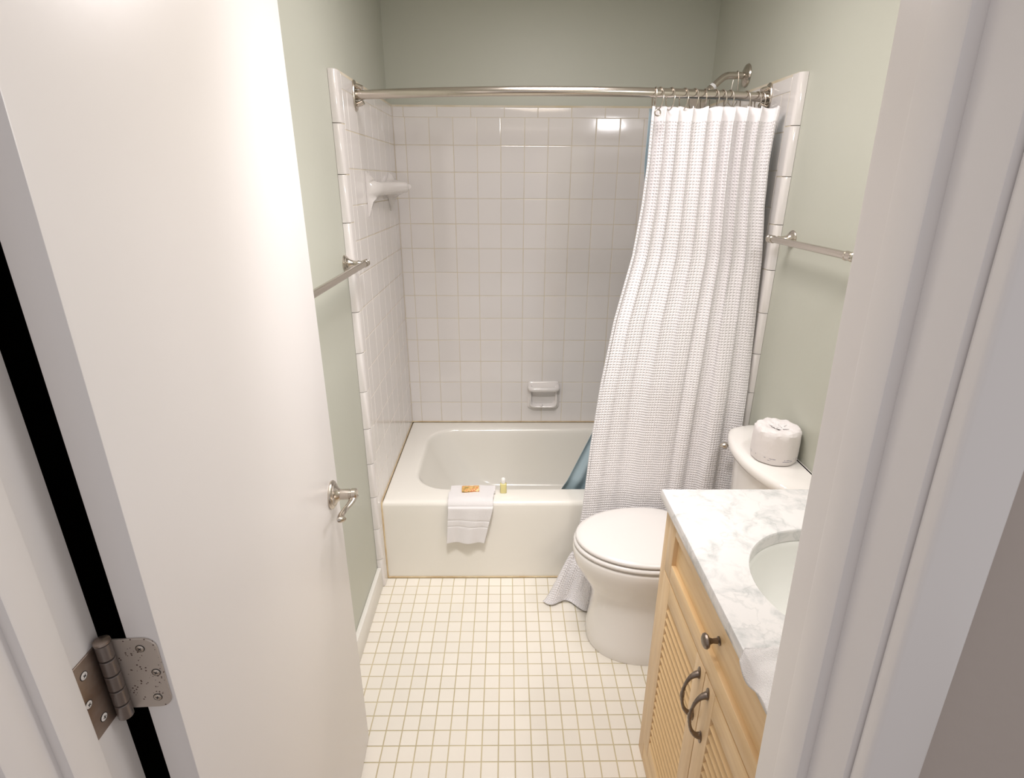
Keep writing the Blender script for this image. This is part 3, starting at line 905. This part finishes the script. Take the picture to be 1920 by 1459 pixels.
b = NB(); loft(b, [tankring(.035, .40), tankring(.030, .41), tankring(.012, .60), tankring(.004, .785)]); obj('tank', b, PORC, to, sharp=.9)
b = NB(); loft(b, [tankring(-.004, .788, hl=.222), tankring(-.014, .792, hl=.224), tankring(-.018, .802, hl=.225), tankring(-.018, .815, hl=.225), tankring(-.013, .823, hl=.226), tankring(-.004, .828, hl=.222), tankring(.03, .831, hl=.22)])
obj('tank_lid', b, PORC, to, sharp=.9)
fh = NB(); fp = Vector((1.432, TYT+.214, .742))
lathe(fh, fp, (-.35, 1, 0), [(0, .014), (.004, .014), (.006, .009), (.012, .007)], 20); obj('flush_base', fh, NICK, to)
fh = NB(); tube(fh, smoothpath([fp+Vector((0, .012, 0)), fp+Vector((-.018, .018, .001)), fp+Vector((-.040, .016, .0))], 5), .0055, 12)
lathe(fh, fp+Vector((-.034, .016, 0)), (-1, 0, 0), [(0, .007), (.004, .0135), (.012, .0135), (.020, .009), (.028, .004), (.030, 0)], 20)
obj('flush_lever', fh, NICK, to)

# wrapped toilet roll on the tank lid
rp = thing('toilet_roll', (1.436, -.420, .831), 'paper wrapped toilet roll standing on the toilet tank lid', 'toilet paper')
b = NB(); rx, ry, rz = 1.436, -.420, .8315
rng = random.Random(3); rings = []; n = 48
for k, (r, z) in enumerate([(.046, 0), (.0535, .003), (.0555, .010), (.056, .03), (.056, .06), (.0555, .082), (.0545, .092), (.050, .099), (.042, .1015), (.030, .100), (.020, .0965), (.013, .092), (.006, .089)]):
    ring = []
    for i in range(n):
        a = 2*pi*i/n
        cr = .0009*sin(8*a+k)+.0007*sin(15*a+2*k) if k > 5 else .0007*sin(9*a+k*.6)
        dz = (.0014*sin(7*a+1.3*k)+.0012*sin(12*a-k)) if 6 <= k <= 11 else 0
        ring.append(Vector((rx+(r+cr)*cos(a)*1.27, ry+(r+cr)*sin(a)*1.27, rz+(z+dz)*1.13)))
    rings.append(ring)
loft(b, rings); obj('wrapping', b, PRINT, rp, sharp=.5)
b = NB()
for k in range(7):
    a = k*.9+.3; c = Vector((rx+.008*cos(a*2), ry+.008*sin(a*2), rz+.107)); d = Vector((cos(a), sin(a), 0))
    e = Vector((-d.y, d.x, 0))
    p = [c-e*.008, c+d*.024-e*.004+Vector((0, 0, .005)), c+d*.030+e*.007+Vector((0, 0, .0035)), c+e*.009+Vector((0, 0, .004))]
    v_ = [b.verts.new(q) for q in p]; v2 = [b.verts.new(q+Vector((0, 0, .0012))) for q in p]
    b.faces.new(v_[::-1]); b.faces.new(v2)
    for i in range(4): b.faces.new((v_[i], v_[(i+1) % 4], v2[(i+1) % 4], v2[i]))
obj('tucked_paper', b, PAPER, rp, smooth=False)

# ------------------------------------------------------------------ vanity
XV, VY0, VY1 = .975, -.795, -1.522       # door face, far end, near end
va = thing('vanity_cabinet', (1.24, (VY0+VY1)/2, 0), 'light maple vanity cabinet with louvered doors and drawer on the right', 'cabinet')
boxes('side_panel', [(XV+.020, W-.002, VY0-.018, VY0, 0, .900), (XV+.020, W-.002, VY1, VY1+.018, 0, .900)], WOODV, va)
boxes('bottom_panel', [(XV+.03, W-.002, VY1+.018, VY0-.018, .07, .085)], WOODV, va)
b = NB(); box(b, XV+.055, W-.01, VY1+.018, VY0-.018, .085, .735); obj('dark_inside', b, WOODI, va, smooth=False)
boxes('face_stile', [(XV+.006, XV+.024, VY0-.046, VY0, 0, .900), (XV+.006, XV+.024, VY1, VY1+.036, 0, .900)], WOODV, va)
boxes('face_rail', [(XV+.0065, XV+.024, VY1+.036, VY0-.046, .0, .088), (XV+.0065, XV+.024, VY1+.036, VY0-.046, .715, .735), (XV+.0065, XV+.024, VY1+.036, VY0-.046, .875, .900)], WOODH, va)
# drawer front
DY0, DY1, DZ0, DZ1 = -.843, -1.488, .7265, .893
PY0, PY1, PZ0, PZ1 = -.892, -1.440, .775, .862
dr = thing_part('drawer', va, (XV, -1.165, DZ0))
boxes('drawer_stile', [(XV, XV+.018, DY0, PY0, DZ0, DZ1), (XV, XV+.018, PY1, DY1, DZ0, DZ1)], WOODV, dr, .0015)
boxes('drawer_rail', [(XV, XV+.018, PY0, PY1, DZ0, PZ0), (XV, XV+.018, PY0, PY1, PZ1, DZ1)], WOODH, dr, .0015)
b = NB(); box(b, XV+.011, XV+.017, PY0+.002, PY1-.002, PZ0-.002, PZ1+.002); obj('drawer_panel', b, WOODH, dr)
b = NB(); kc = Vector((XV+.011, -1.178, .820))
lathe(b, kc, (-1, 0, 0), [(0, .009), (.002, .009), (.004, .006), (.014, .0048), (.020, .0070), (.023, .013), (.027, .0158), (.031, .0145), (.034, .009), (.035, 0)], 28)
obj('knob', b, PEWT, dr)


def pull(parent, y, z0, z1):
    p = bpy.data.objects.new('pull_handle', None)
    bm = NB(); zm = (z0+z1)/2
    pts = []
    for i in range(33):
        s = i/32; a = pi*s
        pts.append((XV-.002-.028*sin(a)**.75, y, z0+(z1-z0)*(.5-.5*cos(a)*(1-.12*sin(a)))))
    rs = [.0034+.0046*abs(2*i/32-1)**3 + (.0016 if i in (15, 16, 17) else 0) + (.0008 if i in (13, 19) else 0) for i in range(33)]
    tube(bm, pts, rs, 12)
    for zz, s in ((z0, -1), (z1, 1)):
        loft(bm, [[Vector((XV-dx, y+.0075*k*cos(t)*(1), zz+s*.004+.016*k*sin(t))) for t in [2*pi*i/20 for i in range(20)]] for dx, k in ((0, 1), (.002, 1), (.0035, .7))])
    return obj('pull_handle', bm, PEWT, parent)


def louver_door(y0, y1, hy, first):
    """frame, slats as sub-parts, pull"""
    z0, z1 = .092, .722; st = .054
    d = thing_part('door', va, (XV, (y0+y1)/2, z0))
    boxes('stile', [(XV, XV+.019, y0, y0-st, z0, z1), (XV, XV+.019, y1+st, y1, z0, z1)], WOODV, d, .0015)
    boxes('rail', [(XV+.0004, XV+.019, y0-st, y1+st, z1-.062, z1), (XV+.0004, XV+.019, y0-st, y1+st, z0, z0+.052)], WOODH, d)
    boxes('back_panel', [(XV+.0275, XV+.030, y0-st+.004, y1+st-.004, z0+.04, z1-.05)], WOODH, d)
    n = 19; zz0, zz1 = z0+.052, z1-.062; ph = (zz1-zz0)/n
    bm = NB(); box(bm, -.0028, .0028, y1+st-.001, y0-st+.001, -.0175, .0175, .0012, 1)
    M = Matrix.Translation((XV+.0135, 0, zz0+ph/2)) @ Matrix.Rotation(math.radians(42), 4, 'Y'); bm.transform(M)
    s0 = obj('slat', bm, WOODH, d)
    for k in range(1, n):
        s = s0.copy(); COL.objects.link(s); s.matrix_basis = Matrix.Translation((0, 0, k*ph)) @ s0.matrix_basis
    pull(d, hy, .572, .688)
    return d


louver_door(-.8435, -1.1635, -1.139, True)
louver_door(-1.1665, -1.488, -1.192, False)

# countertop with a hole for the basin
CX0, CX1, CY0, CY1, CZ0, CZ1 = .963, W-.002, -1.528, -.783, .902, .932
SX, SY, SA, SB = 1.245, -1.148, .188, .185
b = NB(); n = 96


def rect_pt(a, x0, x1, y0, y1, cr=.012):
    dx, dy = cos(a), sin(a); t = 1e9
    if dx > 1e-9: t = min(t, (x1-SX)/dx)
    if dx < -1e-9: t = min(t, (x0-SX)/dx)
    if dy > 1e-9: t = min(t, (y1-SY)/dy)
    if dy < -1e-9: t = min(t, (y0-SY)/dy)
    return SX+dx*t, SY+dy*t


angs = sorted(set([2*pi*i/n for i in range(n)]+[math.atan2(y-SY, x-SX) % (2*pi) for x in (CX0, CX1) for y in (CY0, CY1)]))


def R_(ins, z): return [Vector((*rect_pt(a, CX0+ins, CX1-ins, CY0+ins, CY1-ins), z)) for a in angs]


def E2(k, z): return [Vector((SX+SA*k*cos(a), SY+SB*k*sin(a), z)) for a in angs]


rings = [E2(1.02, CZ0), R_(.003, CZ0), R_(0, CZ0+.004), R_(0, CZ1-.006), R_(.0018, CZ1-.0018), R_(.006, CZ1), E2(1.012, CZ1), E2(1.002, CZ1-.002), E2(1.0, CZ1-.006), E2(1.0, CZ0), E2(1.02, CZ0)]
loft(b, rings, True, False, False)
ct = thing('countertop', (1.235, -1.15, CZ0), 'white marble countertop with grey veins on the maple vanity', 'countertop')
obj('slab', b, MARBLE, ct, sharp=.7)
b = NB(); box(b, W-.022, W-.002, -1.528, -.783, CZ1, CZ1+.095, .003); obj('backsplash', b, MARBLE, ct)
b = NB(); rings = []
for k, z in ((1.10, 0), (1.012, 0), (.995, -.004), (.985, -.015), (.95, -.05), (.88, -.09), (.76, -.122), (.55, -.142), (.25, -.150), (.1, -.151)):
    rings.append(E2(k, CZ0-.0005+z))
for k, z in ((.25, -.158), (.55, -.150), (.78, -.130), (.90, -.095), (.97, -.05), (1.01, -.012), (1.10, -.008)):
    rings.append(E2(k, CZ0-.0005+z))
loft(b, rings+[rings[0]], True, False, False)
sk = thing('sink', (SX, SY, CZ0-.16), 'white oval undermount basin set into the marble countertop', 'sink')
obj('basin', b, BASIN, sk, sharp=1.2)
b = NB(); lathe(b, (SX, SY, CZ0-.1525), (0, 0, 1), [(0, .020), (.003, .020), (.0035, .012), (.002, 0)], 24); obj('drain', b, NICK, sk)

# crumpled white facecloth at the near end of the counter
NU, NV = 46, 46; vs = []
for j in range(NV+1):
    for i in range(NU+1):
        u, v = i/NU, j/NV
        x = .962+.205*u+.010*sin(9*v+2)*(1-u); y = -1.325-.165*v+.012*sin(7*u)*(1-v)
        r = .5*sin(13*u+5*v)+.35*sin(21*v-6*u+1)+.3*sin(31*u*v+2)
        edge = min(1, 9*min(u, 1-u, v, 1-v))
        z = CZ1+.007+(.017+.011*r)*edge+.022*v*edge
        z = max(z, CZ1+.004)
        if u < .16: x = .9515+.012*(u/.16); z = CZ1+.010-(.16-u)*.17*(.6+.4*sin(9*v))
        vs.append((x, y, z))
me = bpy.data.meshes.new('facecloth'); me.from_pydata(vs, [], [(j*(NU+1)+i, j*(NU+1)+i+1, (j+1)*(NU+1)+i+1, (j+1)*(NU+1)+i) for j in range(NV) for i in range(NU)])
for p in me.polygons: p.use_smooth = True
me.materials.append(TERRY)
o = link(bpy.data.objects.new('facecloth', me)); so = o.modifiers.new('thick', 'SOLIDIFY'); so.thickness = .004; so.offset = 0
tag(o, 'crumpled white cloth at the near end of the marble countertop', 'cloth')

for m in bpy.data.meshes: m.update()
